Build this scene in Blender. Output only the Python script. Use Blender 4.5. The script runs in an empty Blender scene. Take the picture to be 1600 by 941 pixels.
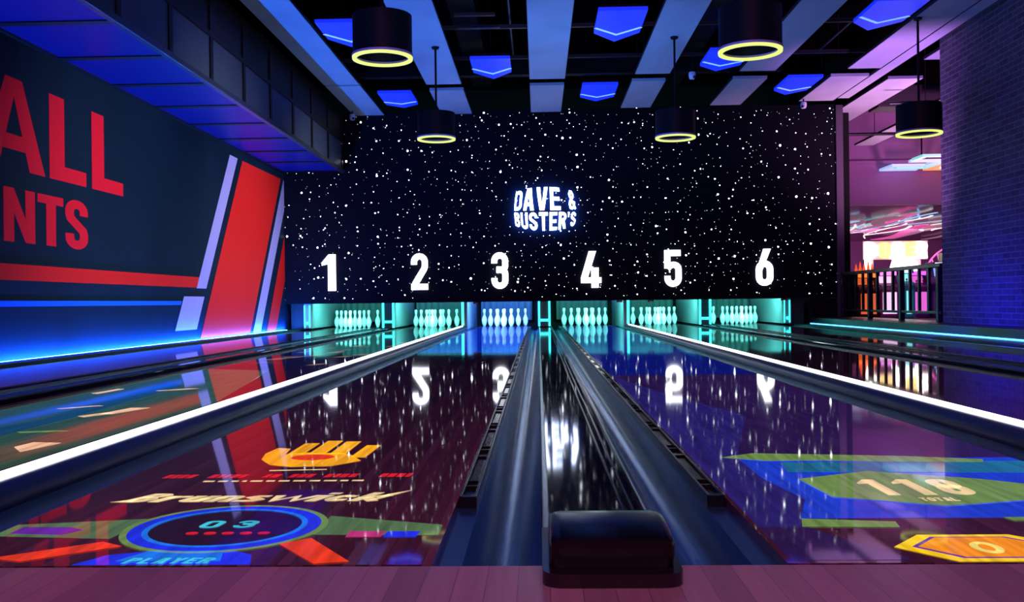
import bpy, bmesh, math, random
from mathutils import Vector, Matrix
random.seed(7)
SC = bpy.context.scene
COL = SC.collection
PI = math.pi

# ------------------------------------------------------------------ helpers
def lin(c):
    return tuple(((v/255)/12.92 if v/255 <= .04045 else ((v/255+.055)/1.055)**2.4) for v in c)

def mat(name, base=(.5,.5,.5), rough=.5, metal=0., emit=None, strength=0., spec=.5, coat=0., coat_rough=.03, sample=True):
    m = bpy.data.materials.new(name); m.use_nodes = True
    b = m.node_tree.nodes['Principled BSDF']
    b.inputs['Base Color'].default_value = (*base, 1)
    b.inputs['Roughness'].default_value = rough
    b.inputs['Metallic'].default_value = metal
    b.inputs['Specular IOR Level'].default_value = spec
    b.inputs['Coat Weight'].default_value = coat
    b.inputs['Coat Roughness'].default_value = coat_rough
    if emit is not None:
        b.inputs['Emission Color'].default_value = (*emit, 1)
        b.inputs['Emission Strength'].default_value = strength
        if not sample: m.cycles.emission_sampling = 'NONE'
    return m

def nodes(m): return m.node_tree.nodes, m.node_tree.links, m.node_tree.nodes['Principled BSDF']

def noise_tint(m, base, scale=(3,3,3), amount=.3, detail=4, bump=0., rough_var=0.):
    """colour mottling (stains and wear of the surface) and optional bump"""
    N, L, b = nodes(m)
    tc = N.new('ShaderNodeTexCoord'); mp = N.new('ShaderNodeMapping'); mp.inputs['Scale'].default_value = scale
    nz = N.new('ShaderNodeTexNoise'); nz.inputs['Detail'].default_value = detail; nz.inputs['Scale'].default_value = 1
    rp = N.new('ShaderNodeMix'); rp.data_type = 'RGBA'
    rp.inputs[6].default_value = (*[v*(1-amount) for v in base], 1); rp.inputs[7].default_value = (*[v*(1+amount) for v in base], 1)
    L.new(tc.outputs['Object'], mp.inputs[0]); L.new(mp.outputs[0], nz.inputs['Vector'])
    L.new(nz.outputs['Fac'], rp.inputs[0]); L.new(rp.outputs[2], b.inputs['Base Color'])
    if bump:
        bp = N.new('ShaderNodeBump'); bp.inputs['Strength'].default_value = bump; bp.inputs['Distance'].default_value = .01
        L.new(nz.outputs['Fac'], bp.inputs['Height']); L.new(bp.outputs[0], b.inputs['Normal'])
    return m

def wood_boards(m, base, width=.027, length=2.4, contrast=.35, rot=True):
    N, L, b = nodes(m)
    tc = N.new('ShaderNodeTexCoord'); mp = N.new('ShaderNodeMapping')
    mp.inputs['Rotation'].default_value = (0, 0, PI/2 if rot else 0)
    br = N.new('ShaderNodeTexBrick')
    br.inputs['Scale'].default_value = 1; br.inputs['Brick Width'].default_value = length; br.inputs['Row Height'].default_value = width
    br.inputs['Mortar Size'].default_value = .0008; br.inputs['Bias'].default_value = 0
    br.inputs['Color1'].default_value = (*[v*(1-contrast) for v in base], 1)
    br.inputs['Color2'].default_value = (*[v*(1+contrast) for v in base], 1)
    br.inputs['Mortar'].default_value = (*[v*.45 for v in base], 1)
    nz = N.new('ShaderNodeTexNoise'); nz.inputs['Scale'].default_value = 1; nz.inputs['Detail'].default_value = 5
    mp2 = N.new('ShaderNodeMapping'); mp2.inputs['Scale'].default_value = (60, 3, 1)
    mx = N.new('ShaderNodeMix'); mx.data_type = 'RGBA'; mx.blend_type = 'MULTIPLY'; mx.inputs[0].default_value = .6
    rr = N.new('ShaderNodeMapRange'); rr.inputs[3].default_value = .55; rr.inputs[4].default_value = 1.35
    L.new(tc.outputs['Object'], mp.inputs[0]); L.new(mp.outputs[0], br.inputs['Vector'])
    L.new(tc.outputs['Object'], mp2.inputs[0]); L.new(mp2.outputs[0], nz.inputs['Vector'])
    L.new(nz.outputs['Fac'], rr.inputs[0]); L.new(br.outputs['Color'], mx.inputs[6]); L.new(rr.outputs[0], mx.inputs[7])
    L.new(mx.outputs[2], b.inputs['Base Color'])
    return m

class MB:
    """collects shapes and links them as one mesh object"""
    def __init__(s): s.bm = bmesh.new()
    def box(s, x0, x1, y0, y1, z0, z1, bev=0):
        r = bmesh.ops.create_cube(s.bm, size=1)
        for v in r['verts']:
            v.co = Vector(((x0+x1)/2+v.co.x*(x1-x0), (y0+y1)/2+v.co.y*(y1-y0), (z0+z1)/2+v.co.z*(z1-z0)))
        if bev:
            es = {e for v in r['verts'] for e in v.link_edges}
            bmesh.ops.bevel(s.bm, geom=list(es), offset=bev, segments=2, affect='EDGES', profile=.6)
        return s
    def prism(s, pts, f, a, b):
        """closed 2-D polygon swept from a to b; f(u, v, t) gives the point"""
        A = [s.bm.verts.new(f(u, v, a)) for u, v in pts]; B = [s.bm.verts.new(f(u, v, b)) for u, v in pts]
        n = len(pts)
        fs = [s.bm.faces.new(A), s.bm.faces.new(list(reversed(B)))]
        for i in range(n): s.bm.faces.new((A[i], B[i], B[(i+1) % n], A[(i+1) % n]))
        for q in fs: q.normal_update()
        bmesh.ops.triangulate(s.bm, faces=[q for q in fs if len(q.verts) > 4], ngon_method='EAR_CLIP')
        return s
    def xz(s, pts, y0, y1): return s.prism(pts, lambda u, v, t: (u, t, v), y0, y1)
    def yz(s, pts, x0, x1): return s.prism(pts, lambda u, v, t: (t, u, v), x0, x1)
    def xy(s, pts, z0, z1): return s.prism(pts, lambda u, v, t: (u, v, t), z0, z1)
    def lathe(s, prof, cx=0, cy=0, cz=0, n=24):
        rings = []
        for r, z in prof:
            if r < 1e-6: rings.append([s.bm.verts.new((cx, cy, cz+z))])
            else: rings.append([s.bm.verts.new((cx+r*math.cos(2*PI*k/n), cy+r*math.sin(2*PI*k/n), cz+z)) for k in range(n)])
        for A, B in zip(rings, rings[1:]):
            for k in range(n):
                k2 = (k+1) % n
                if len(A) == 1 and len(B) == 1: continue
                if len(A) == 1: s.bm.faces.new((A[0], B[k2], B[k]))
                elif len(B) == 1: s.bm.faces.new((A[k], A[k2], B[0]))
                else: s.bm.faces.new((A[k], A[k2], B[k2], B[k]))
        return s
    def tube(s, p, q, r, n=10):
        p, q = Vector(p), Vector(q); d = (q-p); L = d.length; d.normalize()
        a = d.orthogonal().normalized(); b = d.cross(a)
        A = [s.bm.verts.new(p+r*(math.cos(2*PI*k/n)*a+math.sin(2*PI*k/n)*b)) for k in range(n)]
        B = [s.bm.verts.new(q+r*(math.cos(2*PI*k/n)*a+math.sin(2*PI*k/n)*b)) for k in range(n)]
        for k in range(n): s.bm.faces.new((A[k], A[(k+1) % n], B[(k+1) % n], B[k]))
        s.bm.faces.new(list(reversed(A))); s.bm.faces.new(B)
        return s
    def sphere(s, c, r, seg=16, sc=(1,1,1)):
        q = bmesh.ops.create_uvsphere(s.bm, u_segments=seg, v_segments=seg//2+2, radius=r)
        for v in q['verts']: v.co = Vector((c[0]+v.co.x*sc[0], c[1]+v.co.y*sc[1], c[2]+v.co.z*sc[2]))
        return s
    def build(s, name, m, parent=None, smooth=False, loc=None):
        bmesh.ops.recalc_face_normals(s.bm, faces=s.bm.faces)
        me = bpy.data.meshes.new(name); s.bm.to_mesh(me); s.bm.free()
        if smooth:
            for p in me.polygons: p.use_smooth = True
            try: me.set_sharp_from_angle(angle=math.radians(38))
            except Exception: pass
        o = bpy.data.objects.new(name, me); COL.objects.link(o)
        me.materials.append(m)
        if parent is not None:
            o.parent = parent
            # parts are drawn in world coordinates: undo the parent's offset
            o.matrix_parent_inverse = Matrix.Translation(-Vector(parent.location))
        if loc is not None: o.location = loc
        return o

def tag(o, label, cat, group=None, kind=None):
    o['label'] = label; o['category'] = cat
    if group: o['group'] = group
    o['kind'] = kind or 'thing'
    return o
def struct(o, label=None, cat=None):
    o['kind'] = 'structure'
    if label: o['label'] = label
    if cat: o['category'] = cat
    return o
def thing(name, loc, label, cat, group=None):
    o = bpy.data.objects.new(name, None); COL.objects.link(o)
    o.location = loc; o.empty_display_size = .1
    return tag(o, label, cat, group)
def copy_tree(o, loc, label):
    c = o.copy(); COL.objects.link(c); c.location = loc; c['label'] = label
    for ch in o.children:
        d = ch.copy(); COL.objects.link(d); d.parent = c
        for g in ch.children:
            e = g.copy(); COL.objects.link(e); e.parent = d
    return c

# ---------------------------------------------------- stroke lettering (ribbons and polygons)
def arc(cx, cy, rx, ry, a0, a1, n=10):
    return [(cx+rx*math.cos(math.radians(a0+(a1-a0)*i/n)), cy+ry*math.sin(math.radians(a0+(a1-a0)*i/n))) for i in range(n+1)]
def ribbon(pts, w, closed=False):
    """constant-width band along a polyline, returned as quads"""
    P = [Vector(p) for p in pts]; n = len(P)
    off = []
    for i in range(n):
        a = P[i-1] if (i > 0 or closed) else None
        b = P[(i+1) % n] if (i < n-1 or closed) else None
        d1 = (P[i]-a).normalized() if a is not None else None
        d2 = (b-P[i]).normalized() if b is not None else None
        if d1 is None: d1 = d2
        if d2 is None: d2 = d1
        n1 = Vector((-d1.y, d1.x)); n2 = Vector((-d2.y, d2.x))
        m = (n1+n2)
        m = m.normalized() if m.length > 1e-6 else n1
        k = min(1/max(m.dot(n1), .35), 1.6)
        off.append((P[i]+m*w/2*k, P[i]-m*w/2*k))
    out = []
    for i in range(n if closed else n-1):
        j = (i+1) % n
        out.append([tuple(off[i][0]), tuple(off[j][0]), tuple(off[j][1]), tuple(off[i][1])])
    return out
S_ = .165
def loop(cx, y0, y1, r, w):
    return ribbon(arc(cx, y1-r, r, r, 0, 180)+arc(cx, y0+r, r, r, 180, 360), w, True)
def glyph(c, s=S_, w=.47):
    """list of polygons in a box w wide and 1 high, and the advance width"""
    h = s/2; r = w/2-h; cx = w/2
    R = lambda *p: ribbon(list(p), s)
    if c == '1': return [[(0,.78),(.19,1),(.38,1),(.38,0),(.17,0),(.17,.74),(0,.70)]], .38
    if c == '2': return ribbon([(h,.69)]+arc(cx,1-h-r,r,r,180,0)+[(w-h,.64),(w-h-.03,.56),(h+.03,.17),(h+.01,.10)], s)+[[(0,0),(w,0),(w,s),(0,s)]], w
    if c == '3': return ribbon([(h,.70)]+arc(cx,1-h-r,r,r,180,0)+[(w-h,.64)]+arc(cx,.62,r,.10,0,-90,5)+[(cx-.09,.52)], s)+ribbon([(cx-.09,.52)]+arc(cx,.42,r,.10,90,0,5)+arc(cx,h+r,r,r,0,-180)+[(h,.30)], s), w
    if c == '4': return [[(.22,1),(.42,1),(.19,.28),(0,.28)], [(0,.13),(.56,.13),(.56,.285),(0,.285)], [(.285,0),(.485,0),(.485,.55),(.285,.55)]], .56
    if c == '5': return [[(0,.50),(s,.50),(s,.84),(w-.02,.84),(w-.02,1),(0,1)]]+ribbon([(h,.50)]+arc(cx+.01,.48,r-.01,.12,150,0,8)+arc(cx,h+r,r,r,0,-180)+[(h,.30)], s), w
    if c == '6': return loop(cx,h,.60,r,s)+[[(.21,1),(.41,1),(.17,.42),(.0,.36)]], w
    if c == '0': return loop(cx,h,1-h,r,s), w
    if c == '8': return loop(cx,h,.55,r,s)+loop(cx,.47,1-h,r*.92,s), w
    if c == 'A': return [[(0,0),(s*1.1,0),(w/2,.78),(w-s*1.1,0),(w,0),(w/2+s*.75,1),(w/2-s*.75,1)], [(.2*w,.2),(.8*w,.2),(.75*w,.36),(.25*w,.36)]], w
    if c == 'L': return [[(0,0),(w*.92,0),(w*.92,s),(s,s),(s,1),(0,1)]], w*.92
    if c == 'T': return [[(0,1),(0,1-s),(cx-h,1-s),(cx-h,0),(cx+h,0),(cx+h,1-s),(w,1-s),(w,1)]], w
    if c == 'N': return [[(0,0),(s,0),(s,1),(0,1)], [(w-s,0),(w,0),(w,1),(w-s,1)], [(0,1),(s,1),(w,0),(w-s,0)]], w
    if c == 'V': return [[(0,1),(s*1.1,1),(cx,.25),(w-s*1.1,1),(w,1),(cx+s*.65,0),(cx-s*.65,0)]], w
    if c == 'E': return [[(0,0),(w*.9,0),(w*.9,s),(s,s),(s,.5-h),(w*.82,.5-h),(w*.82,.5+h),(s,.5+h),(s,1-s),(w*.9,1-s),(w*.9,1),(0,1)]], w*.9
    if c == 'D': return [[(0,0),(s,0),(s,1),(0,1)]]+ribbon([(s*.5,1-h)]+arc(cx-.02,1-h-r,r+.02,r,90,0)+arc(cx-.02,h+r,r+.02,r,0,-90)+[(s*.5,h)], s), w
    if c == 'O': return loop(cx,h,1-h,r,s), w
    if c == 'U': return ribbon([(h,1)]+arc(cx,h+r,r,r,180,360)+[(w-h,1)], s), w
    if c == 'S': return ribbon([(w-h,.69)]+arc(cx,1-h-r,r,r,0,180)+[(h,.70)]+[(h+.02,.62),(w-h-.02,.38),(w-h,.30)]+arc(cx,h+r,r,r,0,-180)+[(h,.31)], s), w
    if c == 'B': return [[(0,0),(s,0),(s,1),(0,1)]]+ribbon([(s*.5,1-h)]+arc(cx,.76,r,.24-h,90,-90,8)+[(s*.5,.52)], s)+ribbon([(s*.5,.52)]+arc(cx,.26+h*.4,r,.26-h*.6,90,-90,8)+[(s*.5,h)], s), w
    if c == 'R': return [[(0,0),(s,0),(s,1),(0,1)], [(s*.9,.5),(w*.75,.52),(w,0),(w-s*1.05,0)]]+ribbon([(s*.5,1-h)]+arc(cx,.73,r,.27-h,90,-90,8)+[(s*.5,.46)], s), w
    if c == 'P': return [[(0,0),(s,0),(s,1),(0,1)]]+ribbon([(s*.5,1-h)]+arc(cx,.72,r,.28-h,90,-90,8)+[(s*.5,.44)], s), w
    if c == 'Y': return [[(0,1),(s,1),(cx,.6),(w-s,1),(w,1),(cx+h,.45),(cx+h,0),(cx-h,0),(cx-h,.45)]], w
    if c == "'": return [[(0,1),(.16,1),(.11,.68),(.03,.68)]], .17
    if c == '&': return ribbon([(.52,.04),(.14,.66),(.12,.78),(.20,.91),(.31,.91),(.38,.80),(.35,.68),(.12,.42),(.085,.26),(.13,.11),(.25,.085),(.37,.16),(.46,.44)], s*.85), .55
    # heavy lower-case letters of the lane wordmark
    if c == 'r': return R((h,0),(h,.7))+ribbon([(h,.42),(.18,.6),(.36,.62)], s), .36
    if c == 'u': return ribbon([(h,.7)]+arc(cx,h+r,r,r,180,360)+[(w-h,.7)], s)+R((w-h,0),(w-h,.4)), w
    if c == 'n': return R((h,0),(h,.7))+ribbon([(h,.35)]+arc(cx,.7-h-r,r,r,180,0)+[(w-h,0)], s), w
    if c == 's': return ribbon([(w-h,.62),(h+.06,.62),(h,.5),(w-h,.24),(w-h-.04,h),(0,h)], s), w
    if c == 'w': return ribbon([(0,.7),(.16,.08),(.32,.6),(.48,.08),(.64,.7)], s*.9), .64
    if c == 'i': return R((h,0),(h,.7))+R((h,.84),(h,1)), s
    if c == 'c': return ribbon([(w-.04,.56)]+arc(cx,.35,r,.35-h,50,310)+[(w-.04,.14)], s), w
    if c == 'k': return R((h,0),(h,1))+R((h,.3),(w,.68))+R((.16,.36),(w,0)), w
    return [], .25
def text_polys(txt, s=S_, w=.47, gap=.09):
    """[(char, polygons)] along the line, and the total length, for letters 1 high"""
    out = []; x = 0
    for c in txt:
        g, a = glyph(c, s, w)
        if g: out.append((c, [[(u+x, v) for u, v in p] for p in g]))
        x += a+gap
    return out, x-gap

# ------------------------------------------------------------------ camera (solved from the lane geometry)
CX, CY, CZ, F, YAW, PITCH, ROLL = -0.1356, -1.9050, 0.5303, 1474.2, 0.02799, 0.000855, -0.011596
fw = Vector((-math.sin(YAW)*math.cos(PITCH), math.cos(YAW)*math.cos(PITCH), math.sin(PITCH)))
rt = Vector((math.cos(YAW), math.sin(YAW), 0)); up = rt.cross(fw)
r2 = rt*math.cos(ROLL)+up*math.sin(ROLL); u2 = up*math.cos(ROLL)-rt*math.sin(ROLL)
cd = bpy.data.cameras.new('camera'); co = bpy.data.objects.new('camera', cd); COL.objects.link(co)
M = Matrix.Identity(4)
for i in range(3): M[i][0] = r2[i]; M[i][1] = u2[i]; M[i][2] = -fw[i]; M[i][3] = (CX, CY, CZ)[i]
co.matrix_world = M
cd.sensor_fit = 'HORIZONTAL'; cd.sensor_width = 36; cd.lens = F/1600*36; cd.clip_start = .05; cd.clip_end = 200
SC.camera = co

# ------------------------------------------------------------------ materials
M_black = mat('black_plastic', (.006,.006,.008), .32)
M_matte = mat('matt_black', (.004,.004,.005), .8, spec=.2)
M_deck = mat('ceiling_black', (.0012,.0012,.0016), .9, spec=.0)
M_lane = wood_boards(mat('lane_wood', (.1,.05,.06), .035, spec=.3), (.15,.085,.10), .027, 3.0, .3)
M_appr = wood_boards(mat('approach_wood', (.3,.2,.2), .3, spec=.4), (.30,.22,.22), .06, 1.8, .18)
M_gutter = noise_tint(mat('gutter_plastic', (.05,.055,.06), .26, metal=.8, spec=.5), (.045,.19,.34), (3,.3,3), .2)  # blue light from pin deck and ceiling tinted into the base
M_cap = noise_tint(mat('capping_gloss', (.01,.012,.016), .05, spec=.7), (.006,.010,.018), (40,.5,4), .4)
M_cap.node_tree.nodes['Principled BSDF'].inputs['Specular Tint'].default_value = (.32,.66,1,1)
M_lip = mat('capping_lip', (.08,.16,.20), .22, metal=.6)  # turquoise reflection of the lit posts put into the colour
M_seam = mat('capping_seam', (.012,.03,.05), .2, metal=.3)
M_rail = mat('rail_black', (.006,.006,.007), .25, spec=.6)
M_insert = mat('rail_insert', (.10,.11,.12), .2, metal=.8)
M_bumper = mat('divider_black', (.014,.045,.11), .34, metal=.6, spec=.5)
M_led_white = mat('led_white', (1,1,1), .4, emit=(.86,.93,1), strength=6)
M_led_blue = mat('led_blue', (.2,.5,1), .4, emit=(.012,.14,1), strength=900)
M_led_cyan = mat('led_cyan', (.2,.8,1), .4, emit=(.06,.40,.95), strength=6)
M_led_post = mat('led_turquoise', (.3,1,1), .4, emit=(.04,.95,.90), strength=2.2)
M_num = mat('number_white', (1,1,1), .4, emit=(.93,.95,1), strength=3.2)
M_signface = mat('sign_face', (1,1,1), .4, emit=(.82,.91,1), strength=5)
M_signback = mat('sign_bloom', (.1,.2,1), .4, emit=(.02,.16,1), strength=45)

def star_wall_material():
    m = mat('starry_panel', (.007,.0075,.011), .6, spec=.02)
    N, L, b = nodes(m)
    tc = N.new('ShaderNodeTexCoord'); sp = N.new('ShaderNodeSeparateXYZ'); cb = N.new('ShaderNodeCombineXYZ')
    L.new(tc.outputs['Object'], sp.inputs[0]); L.new(sp.outputs[0], cb.inputs[0]); L.new(sp.outputs[2], cb.inputs[1])
    total = None
    for sc_, rmin, rmax, keep, top in ((3.2,.020,.062,.35,22.0), (4.6,.022,.066,.48,9.0), (6.5,.030,.062,.58,1.6)):
        v = N.new('ShaderNodeTexVoronoi'); v.voronoi_dimensions = '2D'; v.inputs['Scale'].default_value = sc_
        off = N.new('ShaderNodeVectorMath'); off.operation = 'ADD'; off.inputs[1].default_value = (sc_*7.3, sc_*1.7, 0)
        L.new(cb.outputs[0], off.inputs[0]); L.new(off.outputs[0], v.inputs['Vector'])
        c = N.new('ShaderNodeSeparateColor'); L.new(v.outputs['Color'], c.inputs[0])
        sq = N.new('ShaderNodeMath'); sq.operation = 'POWER'; L.new(c.outputs[0], sq.inputs[0]); sq.inputs[1].default_value = 2.2
        rad = N.new('ShaderNodeMapRange'); rad.inputs[3].default_value = rmin; rad.inputs[4].default_value = rmax; L.new(sq.outputs[0], rad.inputs[0])
        lt = N.new('ShaderNodeMath'); lt.operation = 'LESS_THAN'; L.new(v.outputs['Distance'], lt.inputs[0]); L.new(rad.outputs[0], lt.inputs[1])
        kp = N.new('ShaderNodeMath'); kp.operation = 'GREATER_THAN'; L.new(c.outputs[1], kp.inputs[0]); kp.inputs[1].default_value = keep
        br = N.new('ShaderNodeMapRange'); br.inputs[3].default_value = .06*top; br.inputs[4].default_value = top; L.new(c.outputs[2], br.inputs[0])
        m1 = N.new('ShaderNodeMath'); m1.operation = 'MULTIPLY'; L.new(lt.outputs[0], m1.inputs[0]); L.new(kp.outputs[0], m1.inputs[1])
        m2 = N.new('ShaderNodeMath'); m2.operation = 'MULTIPLY'; L.new(m1.outputs[0], m2.inputs[0]); L.new(br.outputs[0], m2.inputs[1])
        if total is None: total = m2
        else:
            ad = N.new('ShaderNodeMath'); ad.operation = 'MAXIMUM'; L.new(total.outputs[0], ad.inputs[0]); L.new(m2.outputs[0], ad.inputs[1]); total = ad
    b.inputs['Emission Color'].default_value = (.88,.93,1,1)
    # the fibre ends stop just above the lower edge of the panel
    ab = N.new('ShaderNodeMath'); ab.operation = 'GREATER_THAN'; L.new(sp.outputs[2], ab.inputs[0]); ab.inputs[1].default_value = .62
    ml = N.new('ShaderNodeMath'); ml.operation = 'MULTIPLY'; L.new(total.outputs[0], ml.inputs[0]); L.new(ab.outputs[0], ml.inputs[1])
    L.new(ml.outputs[0], b.inputs['Emission Strength'])
    m.cycles.emission_sampling = 'NONE'
    return m
M_star = star_wall_material()

def brick_material():
    m = mat('painted_brick', (.2,.2,.2), .7, spec=.3)
    N, L, b = nodes(m)
    tc = N.new('ShaderNodeTexCoord'); sp = N.new('ShaderNodeSeparateXYZ'); cb = N.new('ShaderNodeCombineXYZ')
    ad = N.new('ShaderNodeMath'); ad.operation = 'ADD'
    L.new(tc.outputs['Object'], sp.inputs[0]); L.new(sp.outputs[0], ad.inputs[0]); L.new(sp.outputs[1], ad.inputs[1])
    L.new(ad.outputs[0], cb.inputs[0]); L.new(sp.outputs[2], cb.inputs[1])
    br = N.new('ShaderNodeTexBrick'); br.inputs['Scale'].default_value = 1
    br.inputs['Brick Width'].default_value = .235; br.inputs['Row Height'].default_value = .078; br.inputs['Mortar Size'].default_value = .006; br.inputs['Bias'].default_value = -.1
    br.inputs['Color1'].default_value = (.040,.038,.045,1); br.inputs['Color2'].default_value = (.08,.076,.088,1); br.inputs['Mortar'].default_value = (.16,.155,.17,1)
    L.new(cb.outputs[0], br.inputs['Vector'])
    nz = N.new('ShaderNodeTexNoise'); nz.inputs['Scale'].default_value = 9; nz.inputs['Detail'].default_value = 6; L.new(cb.outputs[0], nz.inputs['Vector'])
    mx = N.new('ShaderNodeMix'); mx.data_type = 'RGBA'; mx.blend_type = 'MULTIPLY'; mx.inputs[0].default_value = .7
    rr = N.new('ShaderNodeMapRange'); rr.inputs[3].default_value = .5; rr.inputs[4].default_value = 1.4
    L.new(nz.outputs['Fac'], rr.inputs[0]); L.new(br.outputs['Color'], mx.inputs[6]); L.new(rr.outputs[0], mx.inputs[7]); L.new(mx.outputs[2], b.inputs['Base Color'])
    bp = N.new('ShaderNodeBump'); bp.inputs['Strength'].default_value = .7; bp.inputs['Distance'].default_value = .012
    inv = N.new('ShaderNodeMath'); inv.operation = 'SUBTRACT'; inv.inputs[0].default_value = 1; L.new(br.outputs['Fac'], inv.inputs[1])
    L.new(inv.outputs[0], bp.inputs['Height']); L.new(bp.outputs[0], b.inputs['Normal'])
    return m
M_brick = brick_material()
M_navy = noise_tint(mat('mural_navy', (.02,.05,.11), .6, spec=.06), (.0032,.016,.042), (.9,.9,.5), .5, 6)
M_red = mat('mural_red', (.72,.010,.035), .6, spec=.06)
M_red2 = mat('mural_orange_red', (.68,.017,.018), .6, spec=.06)
M_lav = mat('mural_lavender', (.36,.36,.86), .6, spec=.06)
M_mblue = mat('mural_blue', (.008,.14,.86), .6, spec=.06)
M_panel = noise_tint(mat('ceiling_panel_grey', (.5,.5,.52), .6, spec=.3), (.42,.44,.46), (1.6,.9,1), .28, 6)
M_edge = mat('panel_edge', (.01,.01,.012), .6)
M_plate = mat('light_panel_blue', (.02,.05,.6), .4, emit=lin((12,40,225)), strength=1.0)
M_plate_line = mat('light_panel_line', (.5,.6,1), .4, emit=lin((110,165,255)), strength=1.3)
M_ring = mat('ring_light', (.1,.1,.04), .5, emit=lin((222,232,120)), strength=1.2)
M_ring_off = mat('ring_rim', (.30,.18,.34), .4)
M_drum = mat('drum_black', (.003,.003,.005), .5, spec=.15)
M_drumin = mat('drum_reflector', (.04,.45,.40), .25, metal=.3)
M_bulb = mat('bulb', (1,1,1), .4, emit=(.6,.95,1), strength=4)
M_pipe = mat('conduit_grey', (.03,.032,.04), .4, metal=.6)
M_duct = mat('duct_dark', (.0025,.0025,.0035), .6, spec=.1)
M_camera_white = mat('camera_white', (.75,.72,.78), .35)
M_lens = mat('camera_lens', (.02,.02,.03), .1)
M_under = mat('bulkhead_blue_led_wash', (.002,.004,.07), .4, spec=.1, emit=lin((5,9,140)), strength=.55, sample=False)  # blue up-light from the wall-foot LED put in as an even glow
M_side_lo = noise_tint(mat('bulkhead_panel_grey', (.12,.14,.18), .45, spec=.2), (.03,.045,.08), (2,2,2), .3)
M_side_up = mat('bulkhead_panel_dark', (.006,.006,.009), .5, spec=.15)
M_frame = mat('bulkhead_frame', (.003,.003,.004), .5, spec=.2)
M_trim = mat('bulkhead_edge_trim', (.03,.04,.06), .35, metal=.5)

# ------------------------------------------------------------------ setting: floors, walls, ceiling
YW = 17.2                                      # front of the starry panel over the pins
struct(MB().box(-8, 5.35, -8, -.012, -.2, 0).build('floor', M_appr), 'purple-lit wooden approach boards in front of the lanes', 'floor')
struct(MB().box(-5.6, 6.4, -.012, 22.5, -.4, -.14).build('floor', M_matte))
struct(MB().box(-5.6, -5.3, -8, 21, -.3, 5.6).build('wall_left', M_navy), 'navy side wall carrying the red mural', 'wall')
struct(MB().box(-5.3, 5.86, YW, YW+.06, .535, 4.42).build('wall_far', M_star), 'black panel over the pins scattered with tiny white star lights', 'wall')
struct(MB().box(-5.3, 5.86, 20.6, 20.75, -.3, 5.6).build('wall_far', M_matte))
struct(MB().box(5.9, 6.3, -8, 12.36, -.2, 5.6).build('wall_right', M_brick), 'blue-lit brick wall on the right of the lanes', 'wall')
struct(MB().box(-8, 8, -8.3, -8, -.2, 5.6).build('wall_rear', mat('rear_wall', (.02,.015,.03), .7)))
struct(MB().box(-8, 24, -8.3, 40, 5.6, 5.8).build('ceiling', M_deck))
M_jamb = mat('jamb_brown', (.085,.06,.08), .55)
struct(MB().box(5.862, 6.0, YW-.04, YW+.5, .151, 4.40, .004).build('trim_1', M_jamb), 'dark vertical jamb at the right end of the starry panel', 'trim')
# raised ledge along the right side, where the railing and the brick wall stand
struct(MB().box(5.33, 5.9, -8, YW-.05, -.138, .15, .01).build('trim_2', M_black), 'black raised ledge along the right side below the railing', 'ledge')
struct(MB().box(-5.215, -4.985, 0, YW-.02, -.138, .018, .004).build('trim_3', M_black), 'black ledge between the first lane and the mural wall', 'ledge')
struct(MB().box(4.985, 5.30, 0, YW-.02, -.138, .018, .004).build('trim_4', M_black), 'black ledge between the last lane and the right wall', 'ledge')

# wall-foot light strips
t = thing('light_strip', (-5.25, 8, -.13), 'bright blue light strip along the foot of the mural wall', 'light strip')
MB().box(-5.297, -5.22, 0, YW-.03, -.138, .005).build('channel', M_black, t)
MB().box(-5.262, -5.246, 0, YW-.03, .006, .014).build('strip', M_led_blue, t)
t = thing('light_strip', (5.315, 8, -.13), 'cyan light strip along the foot of the right ledge below the railing', 'light strip')
MB().box(5.301, 5.329, 0, YW-.03, -.138, .02).build('channel', M_black, t)
MB().box(5.304, 5.326, 0, YW-.03, .021, .036).build('strip', M_led_cyan, t)

# ------------------------------------------------------------------ the painted mural
t = thing('wall_mural', (-5.3, 7.4, .05), 'painted wall mural reading ALL NTS with red and lavender slanted stripes', 'mural')
XM0, XM1 = -5.2985, -5.2955
def mural(name, polys, m):
    b = MB()
    for p in polys: b.yz(p, XM0, XM1)
    return b.build(name, m, t)
mural('letter', [[(6.70,1.9),(7.0,1.9),(7.28,2.62),(7.56,1.9),(7.86,1.9),(7.43,2.8),(7.13,2.8)], [(7.077,2.09),(7.483,2.09),(7.425,2.24),(7.135,2.24)]], M_red)
for y0, w1, w2 in ((7.95,.32,.81), (8.90,.31,.82)):
    mural('letter', [[(y0,1.9),(y0+w2,1.9),(y0+w2,2.06),(y0+w1,2.06),(y0+w1,2.8),(y0,2.8)]], M_red)
mural('letter', [[(7.08,1.18),(7.26,1.18),(7.26,1.47),(7.47,1.18),(7.65,1.18),(7.65,1.712),(7.47,1.712),(7.47,1.42),(7.26,1.712),(7.08,1.712)]], M_red)
mural('letter', [[(7.70,1.712),(8.23,1.712),(8.23,1.622),(8.07,1.622),(8.07,1.18),(7.87,1.18),(7.87,1.622),(7.70,1.622)]], M_red)
def sglyph(y0, y1, z0, z1, s):
    g, a = glyph('S', s, .47)
    return [[(y0+u/.47*(y1-y0), z0+v*(z1-z0)) for u, v in p] for p in g]
mural('letter', sglyph(8.27, 8.79, 1.175, 1.725, .175), M_red)
YE = YW-.005
def slant(z, y_at_0, k=.709): return y_at_0+k*z
def clipped(pts): return [(min(y, YE), z) for y, z in pts]
mural('stripe', [[(5.0,.80),(12.22,.80),(12.335,.96),(5.0,.96)]], M_red2)
mural('stripe', [[(5.0,.54),(11.58,.54),(11.62,.597),(5.0,.597)]], M_mblue)
mural('stripe', [[(12.22,.79),(12.63,.79),(14.24,3.06),(13.83,3.06)]], M_lav)
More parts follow.
